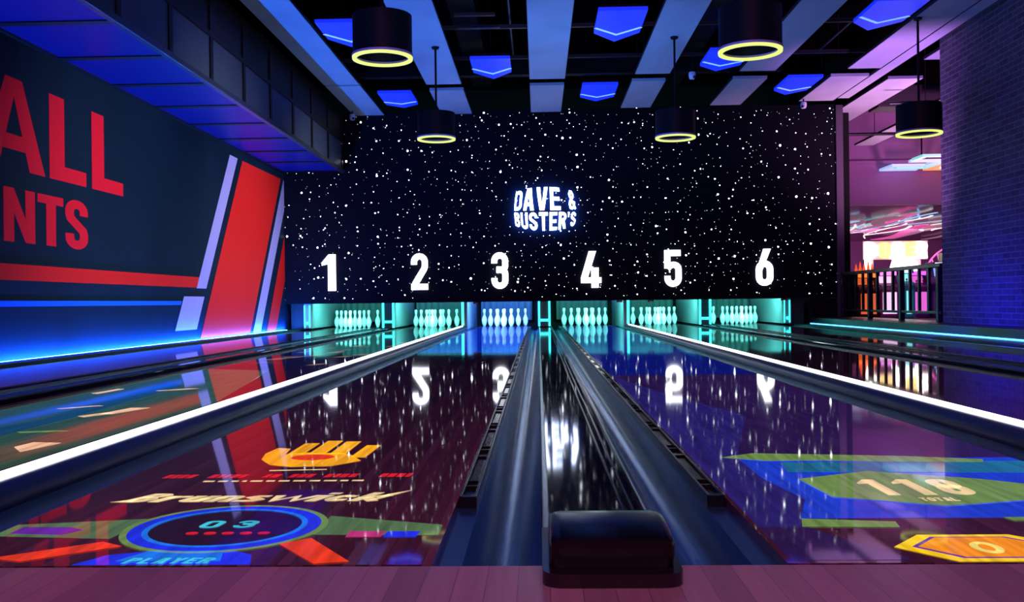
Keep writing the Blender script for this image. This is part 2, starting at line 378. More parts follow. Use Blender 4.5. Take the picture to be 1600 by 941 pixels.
mural('stripe', [[(11.36,.17),(12.20,.17),(12.545,.665),(11.71,.665)]], M_lav)
mural('stripe', [[(12.36,.03),(14.84,.03),(16.96,3.06),(14.50,3.06)]], M_red2)
mural('stripe', [[(15.02,.03),(15.48,.03),(YE,2.45),(YE,3.06),(17.16,3.06)]], M_lav)
mural('stripe', [[(15.88,.03),(16.50,.03),(YE,1.02),(YE,1.92)]], M_red2)

# ------------------------------------------------------------------ bulkhead along the top of the left wall
BX0, BX1, BZ0, BZ1 = -5.298, -4.05, 3.20, 4.40
bk = thing('ceiling_bulkhead', (-4.7, 10, 3.2), 'long black-framed bulkhead with blue LED light painted on its underside panels above the mural wall', 'bulkhead')
MB().box(BX0, BX1-.03, .5, YW-.02, BZ0+.03, BZ1).build('core', M_frame, bk)
ys = [17.0-1.268*k for k in range(14)]
fr = MB()
for y in ys:
    fr.box(BX0, BX1, y-.055, y+.055, BZ0, BZ0+.035)
    fr.box(BX1-.03, BX1+.005, y-.05, y+.05, BZ0, BZ1)
fr.box(BX1-.04, BX1+.006, .5, YW-.02, 3.77, 3.83); fr.box(BX1-.04, BX1+.006, .5, YW-.02, BZ1-.1, BZ1)
fr.box(BX0, BX0+.05, .5, YW-.02, BZ0-.01, BZ0+.04)
fr.build('frame', M_frame, bk)
MB().box(BX1-.06, BX1+.012, .5, YW-.02, BZ0-.012, BZ0+.055, .006).build('edge_trim', M_trim, bk)
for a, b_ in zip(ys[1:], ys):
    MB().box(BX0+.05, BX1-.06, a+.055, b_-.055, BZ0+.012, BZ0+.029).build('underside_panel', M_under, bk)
    MB().box(BX1-.029, BX1-.012, a+.05, b_-.05, BZ0+.055, 3.77).build('side_panel', M_side_lo, bk)
    MB().box(BX1-.029, BX1-.016, a+.05, b_-.05, 3.83, BZ1-.1).build('side_panel', M_side_up, bk)

# ------------------------------------------------------------------ hanging ceiling panels
ZP = 4.35
def ceiling_panel(x0, x1, y0, y1, label, poly=None):
    t = thing('ceiling_baffle', ((x0+x1)/2, (y0+y1)/2, ZP), label, 'ceiling baffle', 'hanging ceiling panels')
    if poly: MB().xy(poly, ZP, ZP+.05).build('panel', M_panel, t)
    else: MB().box(x0, x1, y0, y1, ZP, ZP+.05).build('panel', M_panel, t)
    e = MB(); e.box(x0-.008, x0-.001, y0, y1, ZP+.004, ZP+.046); e.box(x1+.001, x1+.008, y0, y1, ZP+.004, ZP+.046)
    e.build('edge_channel', M_edge, t)
    h = MB()
    for y in (y0+.3*(y1-y0), y0+.8*(y1-y0)): h.tube(((x0+x1)/2, y, ZP+.05), ((x0+x1)/2, y, 5.6), .008, 6)
    h.build('hanger', M_pipe, t)
rows = [(-3.83,-3.22,14.47,14.56,17.17,'dim blue', 'beside the bulkhead'), (-2.05,-1.44,14.56,15.03,17.17,'blue','second from the bulkhead'), (-.24,.36,14.30,14.78,17.12,'pale blue','straight above the lit sign'),
        (1.54,2.12,14.07,14.59,16.85,'steel blue','third from the brick wall'), (3.28,3.87,14.0,14.55,16.75,'violet','second from the brick wall')]
for x0, x1, ya, yb, yc, colr, where in rows:
    ceiling_panel(x0, x1, 1.0, ya, f'long {colr} hanging ceiling panel {where}')
    ceiling_panel(x0, x1, yb, yc, f'short {colr} ceiling panel {where}, ending over the starry panel')
ceiling_panel(5.06, 5.60, 1.0, 13.96, 'long pink-lilac ceiling panel next to the brick wall top')
ceiling_panel(5.63, 5.84, 1.0, 16.3, 'narrow lilac ceiling panel strip running past the brick wall corner')
ceiling_panel(4.95, 5.60, 14.5, 16.5, 'short lilac ceiling panel near the white camera over the jamb')
ceiling_panel(6.02, 6.62, 14.76, 22.9, 'lilac ceiling panel over the railing beyond the jamb')
ceiling_panel(6.11, 6.70, 12.40, 13.45, 'lilac ceiling panel showing as a triangle behind the brick corner')
ceiling_panel(7.70, 8.30, 11.0, 17.4, 'pink ceiling panel behind the pendant by the brick wall')
ceiling_panel(7.84, 8.30, 18.2, 22.0, 'beige-pink ceiling panel above the purple bulkhead wall')

# blue glowing home-plate light panels in the gaps
def plate(x0, x1, y0, y1, yt, label):
    t = thing('ceiling_light', ((x0+x1)/2, (y0+y1)/2, 4.32), label, 'ceiling light', 'blue pointed ceiling lights')
    xm = (x0+x1)/2; d = yt-y1
    MB().xy([(x0,y0),(x1,y0),(x1,y1),(xm,yt),(x0,y1)], 4.352, 4.40).build('panel', M_plate, t)
    b = MB()
    for q in ribbon([(x0+.004,y1-.27),(xm,yt-.37),(x1-.004,y1-.27)], .045): b.xy(q, 4.347, 4.3518)
    b.build('light_line', M_plate_line, t)
    b = MB()
    for y in (y0+.1, y1-.1): b.box(x0+.02, x1-.02, y-.02, y+.02, 4.401, 4.46)
    b.tube((xm, (y0+y1)/2, 4.40), (xm, (y0+y1)/2, 5.6), .012, 6); b.box(xm-.02, xm+.02, y0+.1, y1-.1, 4.42, 4.45)
    b.build('bracket', M_frame, t)
plate(-3.13,-2.50,10.83,11.64,12.15,'blue pointed ceiling light half hidden behind the large left pendant')
plate(-3.02,-2.41,15.18,16.2,16.5,'small blue pointed ceiling light above the far left pendant')
plate(-1.17,-.54,12.9,13.78,14.24,'blue pointed ceiling light just left of the central pale panel')
plate(.70,1.35,10.55,11.6,12.05,'largest blue pointed ceiling light right of the central pale panel')
plate(.69,1.32,14.82,15.82,16.2,'small blue pointed ceiling light above the starry panel right of centre')
plate(2.55,3.20,12.66,13.6,13.98,'blue pointed ceiling light half hidden behind the large right pendant')
plate(4.23,4.83,14.53,15.55,15.92,'blue pointed ceiling light above the right end of the starry panel')
plate(4.28,4.95,10.36,11.32,11.72,'blue pointed ceiling light at the top edge near the brick wall')

# plenum: beams, ducts and conduits above the panels
def plain(name, mb, m, label, cat, group=None, smooth=False):
    return tag(mb.build(name, m, smooth=smooth), label, cat, group)
for y, z, where in ((12.2,4.62,'behind the blue lights'), (10.6,4.66,'close to the top of the view'), (13.9,4.60,'in front of the panel joint')):
    b = MB(); b.box(-4.0, 5.8, y-.02, y+.02, z, z+.045); b.box(-4.0, 5.8, y-.035, y+.035, z+.045, z+.055)
    plain('ceiling_strut', b, M_pipe, f'thin grey steel strut across the black ceiling void {where}', 'strut', 'ceiling struts')
plain('ceiling_beam', MB().box(-4.0, 4.15, 14.58, 14.76, 4.50, 4.78, .01), M_duct, 'dark cross beam over the joint of the long and short panels', 'beam')
plain('conduit', MB().tube((-.50,8.0,4.76),(-.52,14.2,4.76),.022,10), M_pipe, 'grey conduit running lengthwise just left of the central pale panel', 'conduit', smooth=True)
plain('conduit', MB().tube((4.65,8.0,4.72),(4.65,14.3,4.72),.02,10), M_pipe, 'grey conduit running lengthwise behind the blue lights near the brick wall', 'conduit', smooth=True)
plain('air_duct', MB().box(-1.42,-1.02,8.5,17,4.85,5.25,.02), M_duct, 'black rectangular air duct above the gap left of the central panel', 'duct')
plain('air_duct', MB().box(2.2,2.72,7.5,17,4.8,5.2,.02), M_duct, 'black rectangular air duct above the violet panel gap', 'duct')
for i, (y, x0, x1) in enumerate(((11.35,-1.28,-.70), (11.95,-1.28,-.66))):
    plain('ceiling_strut', MB().box(x0, x1, y-.025, y+.025, 4.56, 4.60), M_pipe, ('short grey bar nearer the top, left of the central panel','short grey bar below another one, left of the central panel')[i], 'strut', 'short ceiling bars')
plain('sprinkler_pipe', MB().tube((6.35,15.6,4.1),(12.5,15.6,4.1),.03,10).tube((7.0,15.6,4.1),(7.0,15.6,5.6),.008,6).tube((10.0,15.6,4.1),(10.0,15.6,5.6),.008,6), M_pipe, 'thin pipe crossing the arcade ceiling behind the jamb', 'pipe', smooth=True)
plain('sprinkler_pipe', MB().tube((6.305,18.6,4.05),(12.5,18.6,4.05),.035,10).tube((9.0,18.6,4.05),(9.0,18.6,5.6),.008,6), M_pipe, 'thicker pipe crossing the arcade ceiling above the purple wall', 'pipe', smooth=True)
plain('air_duct', MB().box(6.9,12.5,17.7,18.3,4.45,4.9,.02), mat('duct_maroon', (.05,.03,.05), .5), 'dark duct crossing above the arcade behind the pendant', 'duct')

# ------------------------------------------------------------------ pendant drums with light rings
def pendant(x, y, z, dia, h, label, top=4.3495):
    t = thing('pendant_lamp', (x, y, z), label, 'pendant lamp', 'black drum pendants')
    R = dia/2
    MB().lathe([(R-.012,.045),(R,.045),(R,h),(R-.012,h),(R-.012,.045)], x, y, z, 48).build('drum_shade', M_drum, t, True)
    MB().lathe([(0,h-.03),(R-.013,h-.03),(R-.013,h-.045),(0,h-.045)], x, y, z, 48).build('top_plate', M_drum, t, True)
    MB().lathe([(R-.05,.20),(R-.013,.21),(R-.013,.19),(R-.06,.185)], x, y, z, 48).build('baffle', M_drumin, t, True)
    MB().lathe([(R-.034,.0),(R+.004,.0),(R+.006,.022),(R-.034,.022),(R-.034,.0)], x, y, z, 48).build('light_ring', M_ring, t, True)
    MB().lathe([(R-.02,.0225),(R+.008,.0225),(R+.008,.0445),(R-.02,.0445),(R-.02,.0225)], x, y, z, 48).build('ring_rim', M_ring_off, t, True)
    b = MB(); b.lathe([(0,h-.05),(.05,h-.05),(.05,.17),(0,.17)], x, y, z, 16); b.build('lamp_holder', M_frame, t, True)
    MB().sphere((x, y, z+.14), .04, 12).build('bulb', M_bulb, t, True)
    MB().tube((x, y, z+h-.03), (x, y, top), .016, 10).build('rod', M_frame, t, True)
    MB().lathe([(0,top-z),(.06,top-z),(.05,top-z-.03),(0,top-z-.03)], x, y, z, 16).build('ceiling_rose', M_frame, t, True)
    MB().lathe([(0,h+.02),(.05,h+.02),(.07,h-.03),(0,h-.03)], x, y, z, 16).build('rod_collar', M_frame, t, True)
pendant(-1.61, 7.15, 2.88, .57, .42, 'large black drum pendant with a yellow-white ring hanging upper left of centre')
pendant(1.87, 6.97, 2.83, .58, .42, 'large black drum pendant with a tilted-looking ring hanging upper right of centre')
pendant(-1.63, 12.15, 2.96, .56, .40, 'small distant black drum pendant in front of the starry panel above number 2')
pendant(1.88, 11.85, 2.87, .57, .40, 'small distant black drum pendant in front of the starry panel above number 5')
pendant(5.095, 11.15, 2.75, .59, .41, 'black drum pendant beside the brick wall corner')

# ------------------------------------------------------------------ security cameras
def dome_camera(x, y, z, label, aim, top=4.3495):
    t = thing('security_camera', (x, y, z), label, 'security camera', 'small ceiling cameras')
    MB().tube((x, y, z+.08), (x, y, top), .014, 8).build('stem', M_frame, t, True)
    MB().lathe([(0,.09),(.05,.085),(.06,.05),(.055,0),(.04,-.03),(0,-.035)], x, y, z, 16).build('housing', M_camera_white, t, True)
    MB().sphere((x+aim*.03, y-.045, z-.005), .026, 12).build('lens', M_lens, t, True)
dome_camera(-3.78, 16.7, 4.20, 'small white camera at the top left corner of the starry panel', 1)
dome_camera(2.47, 13.9, 4.24, 'small white camera hanging above number 5 beside the panel joint', 1, 4.599)
dome_camera(4.98, 16.3, 4.20, 'small pinkish camera at the top right end of the starry panel', -1)

# ------------------------------------------------------------------ lit numbers and the lit sign on the starry panel
for ch, xl, xr in (('1',-4.53,-4.25), ('2',-2.71,-2.37), ('3',-1.08,-.74), ('4',.73,1.14), ('5',2.41,2.75), ('6',4.24,4.58)):
    g, a = glyph(ch); z0, z1 = .795, 1.535
    b = MB()
    for p in g: b.xz([(xl+u/a*(xr-xl), z0+v*(z1-z0)) for u, v in p], YW-.045, YW-.0005)
    plain('lane_number', b, M_num, f'white lit number {ch} on the starry panel above the pins', 'number', 'lit lane numbers')
sg = thing('lit_sign', (.02, YW, 1.95), 'glowing white bulging DAVE & BUSTER\'S lettering with blue halo on the starry panel', 'sign')
def sign_row(txt, upper, s, w, gap):
    chars, L = text_polys(txt, s, w, gap)
    for c, polys in chars:
        front, back = MB(), MB()
        def f(u, v):
            q = (u/L)*2-1
            x = .02+.62*math.sin(q*1.12)/math.sin(1.12)
            lean = .06*q*0
            if upper: z = 2.372+v*.465*(1-.22*q*q)
            else: z = 2.328-(1-v)*.37*(1-.30*q*q)
            tv = (z-2.35)/.48
            return .02+(x-.02)*(1-.10*tv*tv), z
        for p in polys:
            # subdivide the outline so that the bulge bends straight strokes too
            P = []
            for i in range(len(p)):
                a, b_ = p[i], p[(i+1) % len(p)]
                for k in range(3): P.append((a[0]+(b_[0]-a[0])*k/3, a[1]+(b_[1]-a[1])*k/3))
            F_ = [f(u, v) for u, v in P]
            front.xz(F_, YW-.085, YW-.062); back.xz(F_, YW-.0615, YW-.05)
        o = front.build('letter', M_signface, sg)
        back.build('bloom_backing', M_signback, o)  # added glowing back imitating the bloom round the letters
sign_row('DAVE &', True, .165, .56, .10)
sign_row("BUSTER'S", False, .175, .56, .11)
MB().box(-.45,.50,YW-.049,YW-.001,2.335,2.365).build('mounting_bar', M_frame, sg)

# ------------------------------------------------------------------ lanes
HW = .5275
LC = {1:-4.184, 2:-2.413, 3:-.885, 4:.885, 5:2.413, 6:4.184}
Y_END = 19.45
lane_text = {1:'bowling lane nearest the mural wall, blue in the light of its strip', 2:'bowling lane with green and blue projection and cream dashes',
             3:'dark glossy bowling lane with the orange hand and round 03 projection', 4:'blue-lit bowling lane with the projected 118 and orange hexagon',
             5:'purple glossy bowling lane reflecting the arcade below number 5', 6:'narrow-looking bowling lane beside the railing ledge below number 6'}
lanes = {}
for n, xc in LC.items():
    o = MB().box(xc-HW, xc+HW, 0, Y_END, -.13, 0).build('bowling_lane', M_lane)
    tag(o, lane_text[n], 'bowling lane', 'bowling lanes'); lanes[n] = o

# projected pictures on the lanes (light from the projectors, on the lane surface)
def glow(name, rgb, k=1.0):
    m = mat('projection_'+name, tuple(.02*v for v in (1,1,1)), .04, spec=.3, emit=lin(rgb), strength=k, sample=False)
    # the picture lies on wooden boards: their grain shows through it
    N, L, b = nodes(m)
    tc = N.new('ShaderNodeTexCoord'); mp = N.new('ShaderNodeMapping'); mp.inputs['Scale'].default_value = (38, 2.2, 1)
    nz = N.new('ShaderNodeTexNoise'); nz.inputs['Scale'].default_value = 1; nz.inputs['Detail'].default_value = 4
    rr = N.new('ShaderNodeMapRange'); rr.inputs[1].default_value = .3; rr.inputs[2].default_value = .7; rr.inputs[3].default_value = .65*k; rr.inputs[4].default_value = 1.25*k
    L.new(tc.outputs['Object'], mp.inputs[0]); L.new(mp.outputs[0], nz.inputs['Vector']); L.new(nz.outputs['Fac'], rr.inputs[0]); L.new(rr.outputs[0], b.inputs['Emission Strength'])
    return m
G = dict(orange=glow('orange',(245,165,20)), red=glow('red',(205,25,40)), cream=glow('cream',(235,205,150)), cyan=glow('cyan',(60,190,215)), blue=glow('blue',(25,45,225)),
         skyblue=glow('skyblue',(20,110,225)), green=glow('green',(85,120,80),.8), purple=glow('purple',(95,35,150)), pink=glow('pink',(190,50,120)), redorange=glow('redorange',(225,55,25)),
         midblue=glow('midblue',(20,60,205),.9), violet=glow('violet',(44,36,124),.62), midviolet=glow('midviolet',(45,60,175),.8), dimviolet=glow('dimviolet',(48,26,88),.6), olive=glow('olive',(105,135,70)), yellow=glow('yellow',(250,200,20)), amber=glow('amber',(245,140,15)),
         palegold=glow('palegold',(250,225,120)), lanegreen=glow('lanegreen',(40,78,62),.85), laneblue=glow('laneblue',(14,72,108),.8), peach=glow('peach',(225,180,145)), deepblue=glow('deepblue',(10,25,135),.6), teal=glow('teal',(20,100,140)), reflectblue=glow('reflectblue',(5,40,185),.75), dark=glow('dark',(30,10,35)), tan=glow('tan',(125,90,75)), mauve=glow('mauve',(105,60,95),.7), maroonlane=glow('maroonlane',(60,24,52),.5))
def project(lane, name, polys, colour, level=1):
    z = .0006*level
    if name in ('side_band','wedge','lower_bar','tile','confetti','badge','score_dots','track','dash') and len(polys) > 1:
        for p in polys: MB().xy(p, z-.0003, z).build('projected_'+name.rstrip('s') if name == 'score_dots' else 'projected_'+name, G[colour], lanes[lane])
        return
    b = MB()
    for p in polys: b.xy(p, z-.0003, z)
    return b.build('projected_'+name, G[colour], lanes[lane])
def band(pts, w): return ribbon(pts, w)
def ell(cx, cy, rx, ry, n=40): return arc(cx, cy, rx, ry, 0, 360-360/n, n-1)
def ring(cx, cy, r0, r1, n=48): return ribbon(arc(cx, cy, (r0+r1)/2, (r0+r1)/2, 0, 360-360/n, n-1), r1-r0, True)
# lane 3
hand = [[(-1.09,1.30),(-1.11,1.42),(-1.10,1.55),(-1.05,1.53),(-1.035,1.40),(-.965,1.44),(-.93,1.42),(-.845,1.43),(-.795,1.38),(-.74,1.26),(-.82,1.16),(-.95,1.15),(-1.03,1.19)]]
hand += band([(-1.0,1.40),(-1.0,1.66)], .055)+band([(-.925,1.40),(-.925,1.72)], .058)+band([(-.85,1.40),(-.85,1.70)], .056)+band([(-.765,1.33),(-.755,1.60)], .052)
project(3, 'hand', hand, 'orange', 2)
project(3, 'hand_mark', [ell(-.92,1.33,.075,.06)], 'redorange', 3)
project(3, 'line', band([(-1.0,1.085),(-.82,1.10)], .012), 'cream')
random.seed(3)
dash = []
for a, b_ in ((-1.30,-1.21),(-1.16,-1.03),(-.99,-.95),(-.91,-.83),(-.80,-.70),(-.63,-.53)):
    x = a
    while x < b_-.012:
        w = random.uniform(.014,.024); dash += [[(x,.965),(x+w,.965),(x+w+.006,1.02),(x+.006,1.02)]]; x += w+.006
project(3, 'dash', dash, 'red')
dash = []; x = -1.15
while x < -.67:
    w = random.uniform(.012,.04); dash += [[(x,.90),(x+w,.90),(x+w,.918),(x,.918)]]; x += w+.012
project(3, 'dash', dash, 'cream')
chars, L = text_polys('Brunswick', .17, .40, .05)
word = []
for c, polys in chars:
    for p in polys: word.append([(-1.26+u/L*.69+(v-.3)*.055, .615+v*.11) for u, v in p])
word += [[(-.60,.615),(-.575,.64),(-.50,.755),(-.56,.70)], [(-1.30,.615),(-1.24,.615),(-1.24,.66)]]
project(3, 'wordmark', word, 'cream', 2)
CXR, CYR = -.885, .325
project(3, 'side_band', [[(-1.41,.25),(-1.12,.22),(-1.10,.42),(-1.41,.36)], [(-.66,.25),(-.37,.24),(-.37,.34),(-.66,.44)]], 'green', 1)
project(3, 'outer_ring', ring(CXR, CYR, .222, .238), 'olive', 3)
project(3, 'ring', ring(CXR, CYR, .190, .222), 'blue', 3)
project(3, 'ring', ring(CXR, CYR, .176, .190), 'skyblue', 4)
project(3, 'dial', [ell(CXR, CYR, .176, .176)], 'dark', 2)
def flat_text(txt, x0, x1, y0, y1, s, w, gap, slant=0):
    ch, L = text_polys(txt, s, w, gap)
    return [[(x0+u/L*(x1-x0)+slant*v, y0+v*(y1-y0)) for u, v in p] for _, ps in ch for p in ps]
project(3, 'figure', flat_text('03', -.955, -.825, .315, .385, .15, .5, .35, .008), 'cyan', 4)
project(3, 'score_dots', [ell(-.945+.042*k, .262, .0145, .012, 14) for k in range(5)], 'red', 4)
project(3, 'wedge', [[(-1.30,.055),(-1.22,.03),(-1.06,.15),(-1.12,.19)], [(-.715,.165),(-.655,.215),(-.53,.02),(-.60,.005)]], 'redorange', 3)
project(3, 'panel', [[(-1.10,.005),(-.73,.005),(-.75,.08),(-.80,.115),(-.97,.115),(-1.06,.08)]], 'blue', 1)
project(3, 'panel', [[(-1.02,.03),(-.80,.03),(-.82,.11),(-.98,.11)]], 'skyblue', 3)
project(3, 'caption', flat_text('PLAYER', -1.0, -.82, .008, .05, .17, .47, .12, .01), 'cyan', 4)
project(3, 'badge', [[(-1.38,.27),(-1.25,.255),(-1.22,.30),(-1.26,.33),(-1.38,.335)]], 'purple', 2)
project(3, 'badge', [[(-.58,.225),(-.50,.225),(-.495,.275),(-.58,.28)]], 'pink', 2)
project(3, 'badge', [[(-.495,.222),(-.42,.222),(-.415,.275),(-.49,.275)]], 'blue', 2)
project(3, 'far_reflection', [[(-1.40,8.0),(-.37,8.0),(-.37,18.0),(-1.40,18.0)]], 'reflectblue', 1)  # blue pin deck reflection, painted as a glowing patch on the lane
# lane 4
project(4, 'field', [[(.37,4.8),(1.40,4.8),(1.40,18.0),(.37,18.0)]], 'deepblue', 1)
project(4, 'field', [[(.37,.02),(.62,.02),(.48,.30),(.37,.30)]], 'dimviolet', 1)
project(4, 'field', [[(.37,.30),(.47,.30),(.49,.385),(.56,.60),(.52,.90),(.52,1.25),(.60,1.6),(.80,2.4),(.55,3.6),(.37,4.79)]], 'violet', 1)
project(4, 'field', [[(.80,2.4),(1.41,1.24),(1.41,4.79),(.37,4.79),(.55,3.6)], [(.52,1.25),(.60,1.24),(1.41,1.24),(.80,2.4),(.60,1.6)]], 'dimviolet', 1)
project(4, 'board', [[(.49,.385),(1.41,.385),(1.41,1.24),(.60,1.24),(.52,1.25),(.52,.90),(.56,.60)]], 'midblue', 1)
project(4, 'board_cap', [[(.62,1.0),(1.41,.96),(1.41,1.17),(.64,1.17)]], 'teal', 2)
project(4, 'arch', [[(.47,1.27),(.59,1.35),(.85,1.31),(1.08,1.27),(1.30,1.20),(1.28,1.15),(.97,1.17),(.78,1.20),(.60,1.20)]], 'olive', 3)
project(4, 'shield', [[(.62,.88),(.86,1.0),(1.14,.86),(1.30,.72),(1.14,.58),(.89,.51),(.64,.63)]], 'olive', 4)
project(4, 'figure', flat_text('118', .765, 1.04, .64, .86, .20, .5, .22, .0), 'cream', 5)
project(4, 'caption', flat_text('TOTAL', .855, .95, .565, .605, .17, .5, .12), 'cream', 5)
project(4, 'lower_bar', [[(.47,.30),(.69,.29),(.70,.345),(.49,.38)], [(.97,.385),(1.2,.385),(1.2,.355),(.98,.35)]], 'olive', 3)
hexo = [(.612,.118),(.70,.22),(.90,.22),(.99,.118),(.90,.005),(.70,.005)]
def inset(p, k):
    cx = sum(a for a, _ in p)/len(p); cy = sum(b for _, b in p)/len(p)
    return [(cx+(a-cx)*k, cy+(b-cy)*k) for a, b in p]
project(4, 'hexagon', [hexo], 'yellow', 2)
project(4, 'hexagon_line', [inset(hexo,.80)], 'purple', 3)
project(4, 'hexagon_fill', [inset(hexo,.73)], 'amber', 4)
project(4, 'figure', [[(x, y) for x, y in q] for q in ribbon(arc(.80,.105,.022,.038,0,345,16), .016, True)], 'palegold', 5)
# lane 2
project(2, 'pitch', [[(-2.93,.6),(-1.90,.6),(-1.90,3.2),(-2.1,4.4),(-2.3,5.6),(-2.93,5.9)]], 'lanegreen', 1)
project(2, 'track', [[(-2.56,1.9),(-2.37,1.9),(-2.36,2.5),(-2.47,4.2),(-2.72,4.6),(-2.60,3.6),(-2.48,2.5)], [(-2.62,1.2),(-2.40,1.3),(-2.37,1.9),(-2.56,1.9)]], 'laneblue', 2)
project(2, 'tile', [[(-2.87,3.78),(-2.82,3.75),(-2.79,4.06),(-2.84,4.08)], [(-2.65,2.94),(-2.62,2.94),(-2.46,3.06),(-2.50,3.08)], [(-2.31,2.68),(-2.24,2.68),(-2.16,2.95),(-2.26,2.95)], [(-2.37,2.60),(-2.32,2.56),(-2.24,2.72),(-2.30,2.74)],
                  [(-2.13,1.62),(-2.04,1.50),(-2.0,1.72),(-2.12,1.74)], [(-2.53,3.92),(-2.50,3.9),(-2.30,4.05),(-2.36,4.06)]], 'peach', 3)
project(2, 'line', [[(-2.36,2.05),(-2.33,2.02),(-2.14,2.06),(-2.2,2.09)]], 'olive', 3)
random.seed(11)
dash = []
for k in range(26):
    x = random.uniform(-2.86,-1.98); y = random.uniform(5.3,10.5); w = random.uniform(.04,.13); l = random.uniform(.08,.4)
    dash.append([(x,y),(x+w,y+.05),(x+w+.06,y+l),(x+.06,y+l-.05)])
project(2, 'confetti', dash, 'tan', 3)
# lane 1 / 6
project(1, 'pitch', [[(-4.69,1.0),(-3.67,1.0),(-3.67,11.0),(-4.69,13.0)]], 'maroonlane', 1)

# ------------------------------------------------------------------ gutters, capping, bumper rails
YG = YW+.05
def trough(xa, xb, depth=.078, ledge_a=.0, ledge_b=.0, zl=-.022, n=10):
    """U-shaped gutter section between xa and xb"""
    top = []
    if ledge_a: top += [(xa, zl), (xa+ledge_a, zl)]
    c0, c1 = xa+ledge_a, xb-ledge_b
    for i in range(n+1):
        a = PI-PI*i/n
        top.append(((c0+c1)/2+math.cos(a)*(c1-c0)/2, zl-.0-math.sin(a)*depth))
    if ledge_b: top += [(xb-ledge_b, zl), (xb, zl)]
    # drop doubled points
    out = []
    for p in top:
        if not out or (abs(p[0]-out[-1][0])+abs(p[1]-out[-1][1])) > 1e-5: out.append(p)
    return out+[(xb, -.125), (xa, -.125)]
def gutter(xa, xb, label, la=0., lb=0.):
    b = MB(); b.xz(trough(xa, xb, .095, la, lb), .002, YG+2.0)
    tag(b.build('gutter', M_gutter, smooth=True), label, 'gutter', 'lane gutters')
EPS = .0015
e = {n:(x-HW, x+HW) for n, x in LC.items()}
def capping(xc, labels):
    """ball-return capping between two gutters with bumper rails on the outer ledges"""
    xa, xb = xc-.3585, xc+.3585
    gutter(xa+EPS, xc-.134, labels[0], la=.055); gutter(xc+.134, xb-EPS, labels[1], lb=.055)
    t = thing('ball_return_capping', (xc, 8, -.12), labels[2], 'capping', 'ball return cappings')
    MB().box(xc-.1325, xc+.1325, .0, YG, -.12, .010, .004).build('cover', M_cap, t)
    l = MB()
    for s in (-1, 1):
        x = xc+s*.124
        l.xz([(x-.008,.0105),(x-.008,.020),(x-.005,.024),(x+.005,.024),(x+.008,.020),(x+.008,.0105)], .0, YG)
    l.build('edge_lip', M_lip, t)
    g = MB()
    for dx in (.068,.092): g.box(xc+dx-.003, xc+dx+.003, .2, YG, .0103, .0135)
    g.build('seam_strip', M_seam, t)
    for s, lab in ((-1, labels[3]), (1, labels[4])):
        r = thing('bumper_rail', (xc+s*.33, 8, -.02), lab, 'bumper rail', 'black bumper rails')
        x0, x1 = sorted((xc+s*.3545, xc+s*.3070))
        b = MB(); y0 = .62
        b.box(x0, x1, y0, YG-.1, -.0215, -.004); b.box(x0, x0+.008, y0, YG-.1, -.0045, .010, .002); b.box(x1-.008, x1, y0, YG-.1, -.0045, .010, .002)
        y = y0
        while y < YG-.3:
            b.box(x0+.008, x1-.008, y, y+.03, -.0045, .0085); b.box(x0+.008, x1-.008, y+.16, y+.175, -.0045, .006)
            b.box(x0+.008, x1-.008, y+.24, y+.25, -.0045, .006); y += .66
        b.build('rail_body', M_rail, r)
        y = y0+.03
        while y < YG-.9: MB().box(x0+.012, x1-.012, y+.22, y+.60, -.0038, .003, .001).build('insert', M_insert, r); y += .66
capping(0, ['left gutter of the central pair, between lane 3 and the black capping', 'right gutter of the central pair, between the black capping and lane 4',
            'glossy black ball return capping down the middle mirroring the lit sign', 'black slotted bumper rail along the edge of lane 3', 'black slotted bumper rail along the edge of lane 4'])
capping(-3.2985, ['dark gutter on the mural-wall side of the lane 1 and 2 capping', 'dark gutter along the outer edge of the green-lit lane 2',
            'black ball return capping between lanes 1 and 2', 'black bumper rail along the inner edge of lane 1', 'black bumper rail along the outer edge of lane 2'])
capping(3.2985, ['dark gutter along the outer edge of the purple lane 5', 'dark gutter on the railing side of the lane 5 and 6 capping',
            'black ball return capping between lanes 5 and 6', 'black bumper rail along the outer edge of lane 5', 'black bumper rail along the inner edge of lane 6'])
gutter(-4.983, e[1][0]-EPS, 'gutter between lane 1 and the ledge under the mural')
gutter(e[6][1]+EPS, 4.983, 'gutter between lane 6 and the ledge under the railing')
def divider(xc, s, labels):
    """narrow rounded divider with a white light strip; s = +1 when the pair's middle lies to its right"""
    d = thing('lane_divider', (xc, 8, -.12), labels[0], 'lane divider', 'lit lane dividers')
    # section: light channel on the outer side, rounded bumper sloping to the inner side
    sec = [(-.045,-.12),(-.045,.030),(-.040,.036),(-.012,.036),(-.006,.040),(.010,.042)]+[(.010+.062*math.cos(math.radians(a)), -.020+.062*math.sin(math.radians(a))) for a in range(80,-1,-10)]+[(.072,-.12)]
    MB().xz([(xc+s*u, v) for u, v in sec], .002, YG).build('bumper', M_bumper, d, True)
    MB().box(*sorted((xc-s*.040, xc-s*.012)), .002, YG, .0362, .055, .004).build('light_strip', M_led_white, d)
    b = MB(); y = 1.9
    while y < YG-.5: b.xz([(xc+s*(u*1.0+.0008), v+.0008) for u, v in [(.030,.037),(.050,.025),(.062,.010),(.058,.010),(.046,.024),(.028,.036)]], y, y+.05); y += 2.4
    b.build('joint_band', M_frame, d)
    lo, hi = xc-.072*(s < 0)-.045*(s > 0), xc+.072*(s > 0)+.045*(s < 0)
    return lo-EPS, hi+EPS
lo, hi = divider(-1.667, 1, ['black divider between lanes 2 and 3 topped by a white light strip'])
gutter(e[2][1]+EPS, lo, 'gutter hidden behind the lit divider beside lane 2'); gutter(hi, e[3][0]-EPS, 'black gutter between the lit divider and lane 3')
lo, hi = divider(1.667, -1, ['black divider between lanes 4 and 5 topped by a white light strip'])
